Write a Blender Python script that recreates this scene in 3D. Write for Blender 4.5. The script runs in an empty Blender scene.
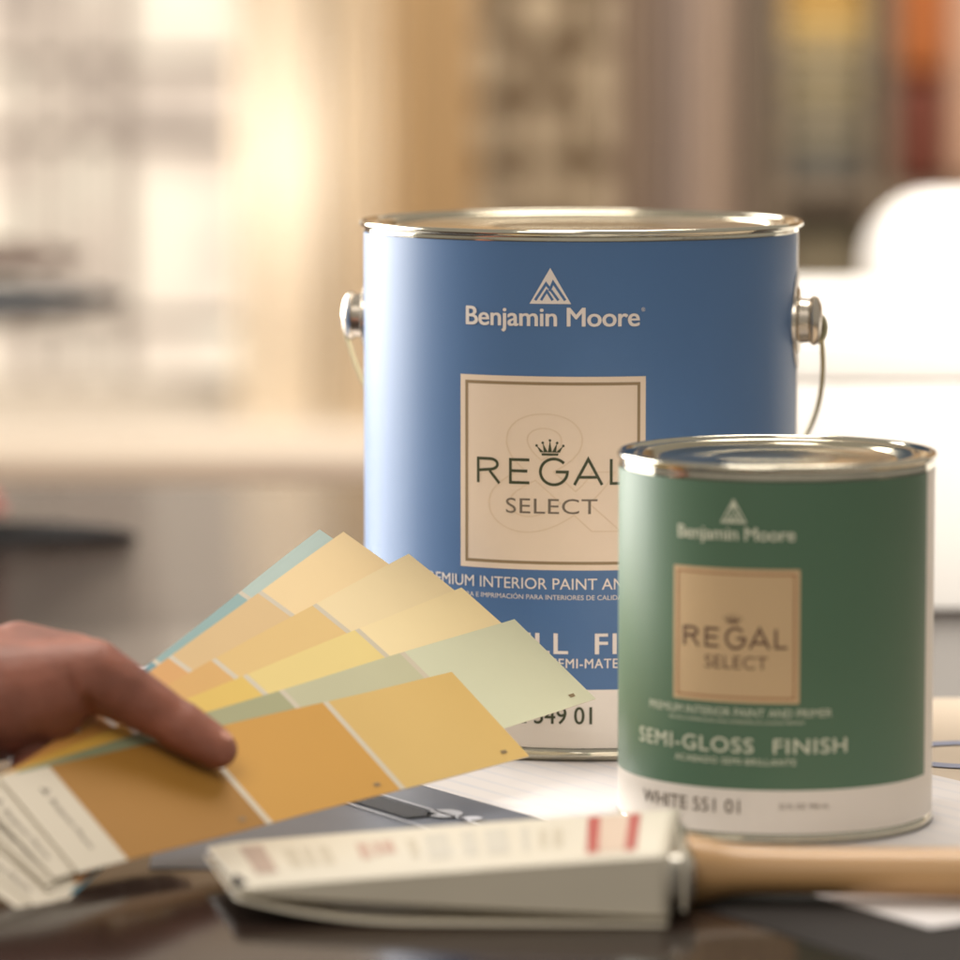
import bpy, bmesh, math, random
from mathutils import Vector, Matrix, noise
random.seed(4)
PI = math.pi
scene = bpy.context.scene
COL = scene.collection
R = math.radians

# ------------------------------------------------------------------ helpers
def lin(c):
    return tuple(((x/255)/12.92 if x/255 <= .04045 else ((x/255+.055)/1.055)**2.4) for x in c)

def mat(name, rgb, rough=.5, metal=0, spec=.5, coat=0, coat_rough=.1, sss=0, bump=None, vary=None, emit=None, srgb=True, aniso=0, sheen=0):
    """Principled material; vary=(scale, amount) mottles the colour, bump=(scale, strength, distance)"""
    m = bpy.data.materials.new(name); m.use_nodes = True
    nt = m.node_tree; b = nt.nodes['Principled BSDF']
    c = (lin(rgb) if srgb else tuple(rgb)) + (1,)
    b.inputs['Base Color'].default_value = c
    b.inputs['Roughness'].default_value = rough
    b.inputs['Metallic'].default_value = metal
    b.inputs['Specular IOR Level'].default_value = spec
    b.inputs['Coat Weight'].default_value = coat
    b.inputs['Coat Roughness'].default_value = coat_rough
    b.inputs['Anisotropic'].default_value = aniso
    b.inputs['Sheen Weight'].default_value = sheen
    if sss:
        b.inputs['Subsurface Weight'].default_value = sss
        b.inputs['Subsurface Radius'].default_value = (.9, .35, .2)
        b.inputs['Subsurface Scale'].default_value = .006
    tc = None
    if vary or bump:
        tc = nt.nodes.new('ShaderNodeTexCoord')
    if vary:
        n = nt.nodes.new('ShaderNodeTexNoise'); n.inputs['Scale'].default_value = vary[0]; n.inputs['Detail'].default_value = 5
        nt.links.new(tc.outputs['Object'], n.inputs['Vector'])
        mx = nt.nodes.new('ShaderNodeMix'); mx.data_type = 'RGBA'; mx.blend_type = 'MULTIPLY'
        mx.inputs['Factor'].default_value = 1
        mr = nt.nodes.new('ShaderNodeMapRange'); mr.inputs['From Min'].default_value = .3; mr.inputs['From Max'].default_value = .7
        mr.inputs['To Min'].default_value = 1-vary[1]; mr.inputs['To Max'].default_value = 1+vary[1]*.3
        nt.links.new(n.outputs['Fac'], mr.inputs['Value'])
        mx.inputs['A'].default_value = c
        nt.links.new(mr.outputs['Result'], mx.inputs['B'])
        nt.links.new(mx.outputs['Result'], b.inputs['Base Color'])
    if bump:
        n = nt.nodes.new('ShaderNodeTexNoise'); n.inputs['Scale'].default_value = bump[0]; n.inputs['Detail'].default_value = 6
        nt.links.new(tc.outputs['Object'], n.inputs['Vector'])
        bp = nt.nodes.new('ShaderNodeBump'); bp.inputs['Strength'].default_value = bump[1]; bp.inputs['Distance'].default_value = bump[2]
        nt.links.new(n.outputs['Fac'], bp.inputs['Height']); nt.links.new(bp.outputs['Normal'], b.inputs['Normal'])
    if emit:
        b.inputs['Emission Color'].default_value = lin(emit[0]) + (1,)
        b.inputs['Emission Strength'].default_value = emit[1]
    return m

def link_bm(name, bm, mats, parent=None, smooth=True):
    me = bpy.data.meshes.new(name); bm.to_mesh(me); bm.free()
    return link_me(name, me, mats, parent, smooth)

def link_me(name, me, mats, parent=None, smooth=True):
    o = bpy.data.objects.new(name, me); COL.objects.link(o)
    if not isinstance(mats, (list, tuple)): mats = [mats]
    for m in mats: me.materials.append(m)
    for p in me.polygons: p.use_smooth = smooth
    if parent: o.parent = parent
    return o

def sharp(o, deg=35):
    for e in o.data.edges: pass
    bm = bmesh.new(); bm.from_mesh(o.data)
    for e in bm.edges:
        if len(e.link_faces) == 2 and e.calc_face_angle(0) > R(deg): e.smooth = False
    bm.to_mesh(o.data); bm.free()
    return o

def tag(o, label=None, cat=None, group=None, kind=None):
    if label: o['label'] = label
    if cat: o['category'] = cat
    if group: o['group'] = group
    if kind: o['kind'] = kind
    return o

def empty(name, loc=(0, 0, 0), rz=0):
    o = bpy.data.objects.new(name, None); COL.objects.link(o)
    o.location = loc; o.rotation_euler = (0, 0, rz); o.empty_display_size = .02
    return o

def box(bm, lo, hi, bevel=0, mi=0, M=None, segs=2):
    t = bmesh.new()
    bmesh.ops.create_cube(t, size=1)
    for v in t.verts:
        v.co = Vector([lo[i] + (v.co[i]+.5)*(hi[i]-lo[i]) for i in range(3)])
    if bevel:
        bmesh.ops.bevel(t, geom=t.edges[:], offset=bevel, segments=segs, profile=.5, affect='EDGES')
    merge(bm, t, mi, M)

def merge(bm, t, mi=0, M=None):
    vm = {}
    for v in t.verts: vm[v] = bm.verts.new(M @ v.co if M else v.co)
    for f in t.faces:
        try:
            nf = bm.faces.new([vm[v] for v in f.verts]); nf.material_index = mi
        except ValueError: pass
    t.free()

def lathe(bm, prof, seg=128, mi=0, M=None, close=True):
    """prof: list of (r, z) turned about Z"""
    rings = []
    for r, z in prof:
        if r < 1e-7:
            v = Vector((0, 0, z)); rings.append([bm.verts.new(M @ v if M else v)])
        else:
            ring = []
            for k in range(seg):
                a = 2*PI*k/seg; v = Vector((r*math.cos(a), r*math.sin(a), z))
                ring.append(bm.verts.new(M @ v if M else v))
            rings.append(ring)
    for A, B in zip(rings, rings[1:]):
        for k in range(seg):
            k2 = (k+1) % seg
            if len(A) == 1 and len(B) == 1: continue
            if len(A) == 1: vs = [A[0], B[k], B[k2]]
            elif len(B) == 1: vs = [A[k], A[k2], B[0]]
            else: vs = [A[k], A[k2], B[k2], B[k]]
            f = bm.faces.new(vs); f.material_index = mi

def smooth_prof(pts, n=4):
    """Catmull-Rom through profile points"""
    out = []
    P = [pts[0]] + list(pts) + [pts[-1]]
    for i in range(1, len(P)-2):
        p0, p1, p2, p3 = [Vector(p) for p in P[i-1:i+3]]
        for k in range(n):
            t = k/n
            out.append(tuple(.5*((2*p1)+(-p0+p2)*t+(2*p0-5*p1+4*p2-p3)*t*t+(-p0+3*p1-3*p2+p3)*t**3)))
    out.append(tuple(pts[-1]))
    return out

def tube(bm, pts, rad, seg=12, mi=0, closed=False):
    pts = [Vector(p) for p in pts]; n = len(pts); rings = []
    up = Vector((0, 0, 1)); prev = None
    for i, p in enumerate(pts):
        a = pts[(i-1) % n] if (closed or i > 0) else p
        b = pts[(i+1) % n] if (closed or i < n-1) else p
        t = (b-a).normalized()
        if prev is None:
            x = t.cross(up)
            if x.length < .1: x = t.cross(Vector((1, 0, 0)))
        else:
            x = prev - t*prev.dot(t)
        x.normalize(); y = t.cross(x); prev = x
        r = rad[i] if isinstance(rad, (list, tuple)) else rad
        rings.append([bm.verts.new(p + x*math.cos(2*PI*k/seg)*r + y*math.sin(2*PI*k/seg)*r) for k in range(seg)])
    R_ = rings + ([rings[0]] if closed else [])
    for A, B in zip(R_, R_[1:]):
        for k in range(seg):
            f = bm.faces.new([A[k], A[(k+1) % seg], B[(k+1) % seg], B[k]]); f.material_index = mi
    if not closed:
        for r_ in (rings[0][::-1], rings[-1]):
            f = bm.faces.new(r_); f.material_index = mi

# ------------------------------------------------------------------ lettering
def eval_mesh(ob):
    dg = bpy.context.evaluated_depsgraph_get()
    me = bpy.data.meshes.new_from_object(ob.evaluated_get(dg))
    return me

def text_bm(s, width=None, cap=None, bold=0, spacing=1, outline=0):
    """flat bmesh of a line of text, centred in x, baseline at y = 0, scaled to width and cap height"""
    def raw(st):
        cu = bpy.data.curves.new('t', 'FONT'); cu.body = st; cu.size = 1; cu.space_character = spacing
        cu.resolution_u = 12 if outline else 4
        if outline:
            cu.fill_mode = 'NONE'; cu.bevel_depth = outline; cu.bevel_resolution = 1
        ob = bpy.data.objects.new('t', cu); COL.objects.link(ob)
        bpy.context.view_layer.update()
        me = eval_mesh(ob)
        bm = bmesh.new(); bm.from_mesh(me)
        bpy.data.objects.remove(ob); bpy.data.curves.remove(cu); bpy.data.meshes.remove(me)
        return bm
    hb = raw('H'); capraw = max(v.co.y for v in hb.verts) - min(v.co.y for v in hb.verts); y0 = min(v.co.y for v in hb.verts); hb.free()
    bm = raw(s)
    xs = [v.co.x for v in bm.verts]; x0, x1 = min(xs), max(xs)
    sy = cap/capraw; sx = width/(x1-x0) if width else sy
    for v in bm.verts:
        v.co.x = (v.co.x-(x0+x1)/2)*sx; v.co.y = (v.co.y-y0)*sy; v.co.z *= sy
    if bold > 0:            # heavier weight: the letters overprinted with tiny shifts
        src = bm.copy(); b = bold*sy
        for i, (dx, dy) in enumerate(((1, 0), (-1, 0), (.7, .5), (-.7, .5), (.7, -.5), (-.7, -.5))):
            t = src.copy()
            for v in t.verts: v.co += Vector((dx*b, dy*b, (i+1)*4e-6))
            merge(bm, t)
        src.free()
    return bm

def poly_bm(polys):
    bm = bmesh.new()
    for p in polys:
        vs = [bm.verts.new((x, y, 0)) for x, y in p]
        bm.faces.new(vs)
    return bm

def stroke(pts, w, closed=False):
    """quads along a polyline with mitred joints"""
    P = [Vector(p) for p in pts]
    P = [p for i, p in enumerate(P) if i == 0 or (p-P[i-1]).length > 1e-6]; n = len(P); L = []; Rr = []
    for i, p in enumerate(P):
        a = P[(i-1) % n] if (closed or i) else None
        b = P[(i+1) % n] if (closed or i < n-1) else None
        d1 = (p-a).normalized() if a is not None else None
        d2 = (b-p).normalized() if b is not None else None
        if d1 is None: d1 = d2
        if d2 is None: d2 = d1
        t = (d1+d2)
        t = t.normalized() if t.length > 1e-6 else d1
        nrm = Vector((-t.y, t.x)); c = max(.45, abs(nrm.dot(Vector((-d1.y, d1.x)))))
        L.append(p+nrm*w/2/c); Rr.append(p-nrm*w/2/c)
    out = []
    m = n if closed else n-1
    for i in range(m):
        j = (i+1) % n
        out.append([tuple(Rr[i]), tuple(Rr[j]), tuple(L[j]), tuple(L[i])])
    return out

def arc(cx, cy, rx, ry, a0, a1, n=14):
    return [(cx+rx*math.cos(R(a0+(a1-a0)*k/n)), cy+ry*math.sin(R(a0+(a1-a0)*k/n))) for k in range(n+1)]

def regal_polys(W, H, w):
    """thin geometric capitals R E G A L filling W x H, baseline 0, centred"""
    out = []
    u = W/58.0; x0 = -W/2
    X = lambda v: x0+v*u
    # R
    out += stroke([(X(.6), 0), (X(.6), H)], w)
    out += stroke([(X(.6), H-w/2), (X(5.6), H-w/2)] + arc(X(5.6), H*.74, 3.0*u, H*.26-w/2, 90, -90) + [(X(.6), H*.48)], w)
    out += stroke([(X(5.4), H*.48), (X(9.4), 0)], w)
    # E
    out += stroke([(X(13.8), 0), (X(13.8), H)], w)
    for yy in (w/2, H*.51, H-w/2): out += stroke([(X(13.8), yy), (X(21.2 if yy != H*.51 else 20.4), yy)], w)
    # G
    out += stroke(arc(X(30.5), H/2, 5.1*u, H/2, 42, 360, 30) + [(X(31.2), H/2)], w)
    # A
    out += stroke([(X(38.2), 0), (X(43.4), H), (X(48.6), 0)], w)
    out += stroke([(X(40.2), H*.3), (X(46.6), H*.3)], w)
    # L
    out += stroke([(X(52), H), (X(52), w/2), (X(58), w/2)], w)
    return out

def crown_polys(W, H):
    out = [[(-W*.3, 0), (W*.3, 0), (W*.32, H*.14), (-W*.32, H*.14)]]
    tips = [(-.5, .62), (-.27, .80), (0, .95), (.27, .80), (.5, .62)]
    base = [(-.29, .10), (-.15, .06), (0, .04), (.15, .06), (.29, .10)]
    for (tx, ty), (bx, by) in zip(tips, base):
        out.append([((bx-.08)*W, H*.2), ((bx+.08)*W, H*.2), (tx*W, ty*H)])
        c = (tx*W, ty*H)
        out.append(arc(c[0], c[1], W*.05, W*.05, 0, 330, 8))
    return out

def slice_x(bm, step):
    xs = [v.co.x for v in bm.verts]
    x = math.floor(min(xs)/step)*step + step
    while x < max(xs):
        bmesh.ops.bisect_plane(bm, geom=bm.verts[:]+bm.edges[:]+bm.faces[:], plane_co=(x, 0, 0), plane_no=(1, 0, 0))
        x += step

def wrap(bm, rad, z0, ang=0, step=.003):
    """roll a flat bmesh (x along the girth, y up) on to a cylinder; angle 0 faces -Y"""
    slice_x(bm, step)
    for v in bm.verts:
        a = R(ang) + v.co.x/rad
        r = rad + v.co.z
        v.co = Vector((r*math.sin(a), -r*math.cos(a), z0 + v.co.y))
    bmesh.ops.recalc_face_normals(bm, faces=bm.faces[:])
    # normals outwards
    for f in bm.faces:
        c = f.calc_center_median()
        if f.normal.x*c.x + f.normal.y*c.y < 0: f.normal_flip()
    return bm

# ------------------------------------------------------------------ camera
H_CAM = .275
TILT = math.atan((480-5)/4400)
cam_d = bpy.data.cameras.new('camera'); cam = bpy.data.objects.new('camera', cam_d); COL.objects.link(cam)
cam.location = (0, 0, H_CAM); cam.rotation_euler = (PI/2-TILT, 0, 0)
cam_d.lens = 36*4400/960; cam_d.sensor_width = 36
cam_d.clip_start = .05; cam_d.clip_end = 100
cam_d.dof.use_dof = True; cam_d.dof.focus_distance = 1.570; cam_d.dof.aperture_fstop = 6.3
scene.camera = cam

# ------------------------------------------------------------------ materials
def tin(name, rough, col=(215, 208, 196)):
    m = mat(name, col, rough=rough, metal=1, vary=(60, .1), bump=(300, .12, .0003))
    return m
TIN = tin('tinplate', .10, (208, 203, 186))
TIN_SOFT = tin('tinplate_soft', .26, (205, 196, 182))
TIN_LID = tin('tinplate_lid', .19, (198, 190, 168))
TIN_DARK = mat('tin_groove', (120, 112, 100), rough=.4, metal=1)

def label_mat(name, rgb):
    return mat(name, rgb, rough=.48, spec=.50, coat=.16, coat_rough=.32, bump=(900, .04, .0002), vary=(25, .03))
BLUE = label_mat('blue_label_paper', (75, 111, 157))
GREEN = label_mat('green_label_paper', (80, 112, 88))
WHITE_L = label_mat('white_label_paper', (232, 224, 214))
BEIGE = label_mat('beige_panel_print', (230, 210, 188))
TAN = label_mat('tan_panel_print', (204, 176, 136))
PALE = label_mat('pale_lettering', (232, 222, 214))
PALE2 = label_mat('pale_green_lettering', (214, 218, 196))
INK = mat('dark_ink', (62, 68, 44), rough=.5)
INK_B = mat('brown_ink', (104, 78, 62), rough=.5)
INK_G = mat('grey_ink', (118, 106, 92), rough=.5)
FAINT = mat('faint_ink', (221, 199, 173), rough=.5)
GILT = mat('panel_rule_ink', (146, 124, 92), rough=.5)
RUST = mat('panel_rule_rust_ink', (160, 104, 66), rough=.5)

# ------------------------------------------------------------------ paint can
def make_can(loc, rz, Rb, Hh, lab, d):
    """Rb rim radius, Hh height; lab = label radius"""
    root = empty('paint_can', loc, R(rz))
    k = Rb/.084
    # body
    bm = bmesh.new()
    rb = lab - .0004
    lathe(bm, [(0, .0022), (Rb-.006, .0022), (Rb-.004, .0006), (Rb-.0016, .0), (Rb-.0004, .0010), (Rb-.0002, .0024), (Rb-.0009, .0036), (rb, .0046),
               (rb, d['ltop']-.0002), (rb+.0003, d['ltop']+.0006), (rb+.0001, d['ltop']+.0014), (rb+.0003, Hh-.0024)], 192)
    sharp(link_bm('body', bm, TIN, root), 50)
    # rim bead
    bm = bmesh.new()
    pts = []
    for a in range(-90, 181, 22):
        pts.append((Rb-.0011+.0011*math.cos(R(a)), Hh-.0012+.0012*math.sin(R(a))))
    prof = [(rb+.0003, Hh-.0025)] + pts + [(Rb-.0028, Hh-.0014), (Rb-.0050, Hh-.0028)]
    lathe(bm, prof, 192)
    link_bm('rim', bm, TIN, root)
    # lid: bead, groove and pressed centre
    bm = bmesh.new()
    q = Rb
    lathe(bm, [(q-.0050, Hh-.0028), (q-.0058, Hh-.0014), (q-.0066, Hh-.0008), (q-.0076, Hh-.0010), (q-.0085, Hh-.0022), (q-.0092, Hh-.0046),
               (q-.0100, Hh-.0056), (q-.0118, Hh-.0057), (q-.0126, Hh-.0050), (q-.0132, Hh-.0028), (q-.0140, Hh-.0021), (q-.0155, Hh-.0021), (q-.0168, Hh-.0027),
               (q-.020, Hh-.0029), (q*.42, Hh-.0028), (q*.40, Hh-.0024), (q*.38, Hh-.0028), (0, Hh-.0028)], 192)
    link_bm('lid', bm, TIN_LID, root)
    # label wrap
    bm = bmesh.new()
    h0, hb, h1 = d['lbot'], d['band'], d['ltop']
    n = 220; cols = []
    for i in range(n):
        a = 2*PI*i/n - PI
        cols.append([bm.verts.new((lab*math.sin(a), -lab*math.cos(a), z)) for z in (h0, hb, h1)])
    for i in range(n):
        j = (i+1) % n; mid = math.degrees(2*PI*(i+.5)/n - PI)
        for q_ in (0, 1):
            f = bm.faces.new([cols[i][q_], cols[j][q_], cols[j][q_+1], cols[i][q_+1]])
            f.material_index = 1 if (q_ == 0 or abs(mid) > d['span']) else 0
    # paper thickness at the top and bottom edge
    for z in (h0, h1):
        pass
    label = link_bm('label', bm, [d['colour'], WHITE_L], root)
    # straighten the coloured edge
    # printed panel
    pz0, pz1, pw = d['panel']
    bm = poly_bm([[(-pw/2, 0), (pw/2, 0), (pw/2, pz1-pz0), (-pw/2, pz1-pz0)]])
    link_bm('printed_panel', wrap(bm, lab+.00012, pz0), d['pmat'], label)
    ins = d['rule_in']; w = d['rule_w']; hh = pz1-pz0
    bm = poly_bm(stroke([(-pw/2+ins, ins), (pw/2-ins, ins), (pw/2-ins, hh-ins), (-pw/2+ins, hh-ins)], w, True))
    link_bm('panel_border', wrap(bm, lab+.00020, pz0), d['rmat'], label)
    if d.get('amp'):
        bm = text_bm('&', d['amp'][0], d['amp'][1], outline=.004)
        for v in bm.verts: v.co.z *= .15
        link_bm('ampersand_watermark', wrap(bm, lab+.00016, d['amp'][2], d['amp'][3], .002), FAINT, label)
    for name, st, width, cap, z, bold, sp, m, ang in d['text']:
        bm = text_bm(st, width, cap, bold, sp)
        link_bm(name, wrap(bm, lab+.00026, z, ang), m, label, smooth=False)
    # REGAL drawn letters, crown and logo
    W, Hc, z, w = d['regal']
    link_bm('title_lettering', wrap(poly_bm(regal_polys(W, Hc, w)), lab+.00026, z), d['ink'], label, smooth=False)
    W, Hc, z = d['crown']
    link_bm('crown_emblem', wrap(poly_bm(crown_polys(W, Hc)), lab+.00026, z), d['ink'], label, smooth=False)
    W, Hc, z = d['logo']
    link_bm('triangle_logo', wrap(poly_bm([[(-W/2, 0), (W/2, 0), (0, Hc)]]), lab+.00022, z), d['pale'], label, smooth=False)
    S = lambda p: [(x*W, y*Hc) for x, y in p]
    pl = stroke(S([(-.36, .1), (-.10, .56), (-.02, .44)]), W*.065)
    pl += stroke(S([(-.02, .36), (.07, .60), (.36, .1)]), W*.065)
    pl += stroke(S([(-.22, .1), (-.08, .36), (.06, .1)]), W*.06)
    pl += stroke(S([(.02, .38), (.20, .1)]), W*.06)
    link_bm('logo_peaks', wrap(poly_bm(pl), lab+.00030, z), d['colour'], label, smooth=False)
    # side seam of the overlapping label
    return root

gal = dict(ltop=.1891, lbot=.0046, band=.0262, span=88, colour=BLUE, pmat=BEIGE, rmat=GILT, ink=INK, pale=PALE,
           panel=(.0700, .1405, .0700), rule_in=.0026, rule_w=.0011, amp=(.050, .044, .0840, 1),
           regal=(.0562, .0094, .1012, .00105), crown=(.0098, .0058, .1118), logo=(.0152, .0130, .1668),
           text=[('brand_lettering', 'Benjamin Moore', .0650, .0066, .1588, .020, .97, PALE, 0),
                 ('trademark_dot', '\u00ae', .0014, .0014, .1640, 0, 1, PALE, 23.6),
                 ('subtitle_lettering', 'SELECT', .0338, .0054, .0906, -.004, 1.05, INK_G, .3),
                 ('tagline_lettering', 'PREMIUM INTERIOR PAINT AND PRIMER', .1060, .0040, .0630, .003, 1.0, PALE, 0),
                 ('small_tagline_lettering', 'PINTURA E IMPRIMACI\u00d3N PARA INTERIORES DE CALIDAD PREMIUM', .0800, .0017, .0592, 0, 1.0, PALE, 0),
                 ('finish_lettering', 'EGGSHELL  FINISH', .1090, .0074, .0394, .018, 1.12, PALE, 0),
                 ('small_finish_lettering', 'ACABADO SEMI-MATE', .0500, .0034, .0342, .012, 1.1, PALE, 0),
                 ('shade_lettering', 'WHITE 549 01', .0500, .0062, .0136, .010, 1.0, INK, -6.6)])
G_LOC = (.0382, 1.666, .0010)
gallon = make_can(G_LOC, -9, .084, .1935, .0822, gal)
tag(gallon, 'large blue-labelled gallon paint can with wire handle, standing behind the smaller can', 'paint can')

qt = dict(ltop=.1168, lbot=.0040, band=.0152, span=84.5, colour=GREEN, pmat=TAN, rmat=RUST, ink=INK_B, pale=PALE2,
          panel=(.0440, .0882, .0441), rule_in=.0017, rule_w=.0005, amp=None,
          regal=(.0360, .0066, .0620, .00095), crown=(.0060, .0030, .0702), logo=(.0090, .0080, .1032),
          text=[('brand_lettering', 'Benjamin Moore', .0406, .0042, .0976, .018, .97, PALE2, 0),
                ('subtitle_lettering', 'SELECT', .0215, .0042, .0552, 0, 1.05, INK_B, 1),
                ('tagline_lettering', 'PREMIUM INTERIOR PAINT AND PRIMER', .0664, .0026, .0395, 0, 1.0, PALE2, 0),
                ('small_tagline_lettering', 'PINTURA E IMPRIMACI\u00d3N PARA INTERIORES DE CALIDAD PREMIUM', .0475, .0010, .0372, 0, 1.0, PALE2, 0),
                ('finish_lettering', 'SEMI-GLOSS  FINISH', .0775, .0048, .0275, .010, 1.1, PALE2, -.3),
                ('small_finish_lettering', 'ACABADO SEMI-BRILLANTE', .0424, .0020, .0236, .008, 1.1, PALE2, 0),
                ('shade_lettering', 'WHITE 551 01', .0395, .0044, .0073, .006, 1.0, INK_G, -18.3),
                ('volume_lettering', '32 FL OZ  946 mL', .0168, .0017, .0092, 0, 1.0, INK_G, 25.8)])
Q_LOC = (.1000, 1.475, .0007)
QL = .0032
for k_ in ('ltop', 'band'): qt[k_] += QL
qt['panel'] = (qt['panel'][0]+QL, qt['panel'][1]+QL, qt['panel'][2])
for k_ in ('regal', 'crown', 'logo'): qt[k_] = tuple(v+QL if i == 2 else v for i, v in enumerate(qt[k_]))
qt['text'] = [t[:4] + (t[4]+QL,) + t[5:] for t in qt['text']]
quart = make_can(Q_LOC, -19, .0539, .1222+QL, .0532, qt)
tag(quart, 'smaller green-labelled paint can in front on the right, without a handle', 'paint can')

# ears and wire bail on the gallon can
WIRE = mat('bail_wire', (176, 170, 140), rough=.3, metal=1)
for sgn in (1, -1):
    M = Matrix.Translation((sgn*.0818, 0, .1560)) @ Matrix.Rotation(sgn*PI/2, 4, 'Y')
    bm = bmesh.new()
    lathe(bm, [(.0128, -.001), (.0128, .0008), (.0118, .0014), (.0086, .0018), (.0082, .0052), (.0090, .0058), (.0094, .0070), (.0086, .0084), (.0060, .0096), (.0030, .0100), (0, .0101)], 40, M=M)
    ear = sharp(link_bm('bail_ear', bm, TIN_SOFT, gallon), 40)
    bm = bmesh.new()
    t = bmesh.new(); bmesh.ops.create_circle(t, cap_ends=True, radius=1, segments=40)
    for v in t.verts: v.co = Vector((v.co.x*.0125, v.co.y*.0185, 0))
    wrap(t, .0825, .1560, sgn*90, .002); merge(bm, t)
    link_bm('ear_surround', bm, WHITE_L, ear)
bm = bmesh.new(); path = []
A0, D0 = .0912, .122
for k in range(61):
    t = -PI/2 + PI*k/60
    c, s = math.sin(t), math.cos(t)
    a = A0*math.copysign(abs(c)**.8, c); dd = D0*abs(s)**.8
    path.append((a, dd*.77, .1560 - .004 - dd*.64))
# eye loops round the ears
def eye(sgn):
    return [(sgn*(A0-.0005+.0010*math.sin(t)), .0050*math.sin(t), .1560-.0008+.0062*math.cos(t)-.004) for t in [R(200-d*22) for d in range(0, 15)]]
tube(bm, path, .00098, 10)
for sgn in (1,): tube(bm, [(sgn*(A0-.001+.0026*math.cos(t)), .0008+.0026*math.sin(t)*.3, .1530+.0048*math.sin(t)) for t in [2*PI*k/20 for k in range(20)]], .00105, 8, closed=True)
link_bm('bail_handle', bm, WIRE, gallon)

# ------------------------------------------------------------------ table
def wood_table():
    m = bpy.data.materials.new('dark_polished_wood'); m.use_nodes = True
    nt = m.node_tree; b = nt.nodes['Principled BSDF']
    tc = nt.nodes.new('ShaderNodeTexCoord'); mp = nt.nodes.new('ShaderNodeMapping'); mp.inputs['Scale'].default_value = (1.2, 18, 6)
    n = nt.nodes.new('ShaderNodeTexNoise'); n.inputs['Scale'].default_value = 3; n.inputs['Detail'].default_value = 8; n.inputs['Distortion'].default_value = .6
    cr = nt.nodes.new('ShaderNodeValToRGB')
    cr.color_ramp.elements[0].color = lin((32, 25, 23))+(1,); cr.color_ramp.elements[0].position = .3
    cr.color_ramp.elements[1].color = lin((56, 43, 36))+(1,); cr.color_ramp.elements[1].position = .75
    nt.links.new(tc.outputs['Object'], mp.inputs['Vector']); nt.links.new(mp.outputs['Vector'], n.inputs['Vector'])
    nt.links.new(n.outputs['Fac'], cr.inputs['Fac']); nt.links.new(cr.outputs['Color'], b.inputs['Base Color'])
    b.inputs['Roughness'].default_value = .14
    b.inputs['Specular IOR Level'].default_value = .36
    n2 = nt.nodes.new('ShaderNodeTexNoise'); n2.inputs['Scale'].default_value = 9; n2.inputs['Detail'].default_value = 4
    nt.links.new(tc.outputs['Object'], n2.inputs['Vector'])
    bp = nt.nodes.new('ShaderNodeBump'); bp.inputs['Strength'].default_value = .10; bp.inputs['Distance'].default_value = .0008
    nt.links.new(n2.outputs['Fac'], bp.inputs['Height']); nt.links.new(bp.outputs['Normal'], b.inputs['Normal'])
    return m
WOOD = wood_table()
table = empty('table', (.1, 1.75, -.75))
tag(table, 'dark polished wooden table top carrying the cans, papers and brush', 'table')
bm = bmesh.new(); box(bm, (-1.1, -.95, .715), (1.1, .78, .75), .004)
sharp(link_bm('tabletop', bm, WOOD, table))
for x in (-1.0, 1.0):
    for y in (-.85, .68):
        bm = bmesh.new(); box(bm, (x-.03, y-.03, 0), (x+.03, y+.03, .714), .004)
        sharp(link_bm('leg', bm, WOOD, table))

# ------------------------------------------------------------------ papers lying on the table
def stripe_paper():
    m = bpy.data.materials.new('striped_white_paper'); m.use_nodes = True
    nt = m.node_tree; b = nt.nodes['Principled BSDF']
    tc = nt.nodes.new('ShaderNodeTexCoord'); sp = nt.nodes.new('ShaderNodeSeparateXYZ')
    nt.links.new(tc.outputs['Object'], sp.inputs['Vector'])
    w = nt.nodes.new('ShaderNodeMath'); w.operation = 'MULTIPLY'; w.inputs[1].default_value = 2*PI/.0105
    nt.links.new(sp.outputs['X'], w.inputs[0])
    si = nt.nodes.new('ShaderNodeMath'); si.operation = 'SINE'; nt.links.new(w.outputs[0], si.inputs[0])
    n = nt.nodes.new('ShaderNodeTexNoise'); n.inputs['Scale'].default_value = 14
    nt.links.new(tc.outputs['Object'], n.inputs['Vector'])
    mul = nt.nodes.new('ShaderNodeMath'); mul.operation = 'MULTIPLY'; nt.links.new(si.outputs[0], mul.inputs[0]); nt.links.new(n.outputs['Fac'], mul.inputs[1])
    cr = nt.nodes.new('ShaderNodeValToRGB')
    cr.color_ramp.elements[0].color = lin((216, 211, 209))+(1,); cr.color_ramp.elements[0].position = .2
    cr.color_ramp.elements[1].color = lin((200, 200, 205))+(1,); cr.color_ramp.elements[1].position = .7
    nt.links.new(mul.outputs[0], cr.inputs['Fac']); nt.links.new(cr.outputs['Color'], b.inputs['Base Color'])
    b.inputs['Roughness'].default_value = .7; b.inputs['Specular IOR Level'].default_value = .2
    return m

def sheet(name, corner, d1, l1, l2, z, th, m, wav=.0003):
    """thin sheet; corner = near corner, d1 = unit direction of its first side, second side to its left-hand normal"""
    o = empty('tmp'); bpy.data.objects.remove(o)
    bm = bmesh.new(); nx, ny = 24, 24
    for top in (1, 0):
        pass
    V = [[bm.verts.new((l1*i/nx, l2*j/ny, th + wav*noise.noise(Vector((l1*i/nx*9, l2*j/ny*9, z*1000))))) for j in range(ny+1)] for i in range(nx+1)]
    for i in range(nx):
        for j in range(ny):
            bm.faces.new([V[i][j], V[i+1][j], V[i+1][j+1], V[i][j+1]])
    bd = [e for e in bm.edges if e.is_boundary]
    r = bmesh.ops.extrude_edge_only(bm, edges=bd)
    for v in [g for g in r['geom'] if isinstance(g, bmesh.types.BMVert)]: v.co.z = 0
    bmesh.ops.recalc_face_normals(bm, faces=bm.faces[:])
    ob = link_bm(name, bm, m, smooth=False)
    ob.location = (corner[0], corner[1], z); ob.rotation_euler.z = math.atan2(d1[1], d1[0])
    return ob

dA = Vector((-.54, .842)).normalized()
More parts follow.
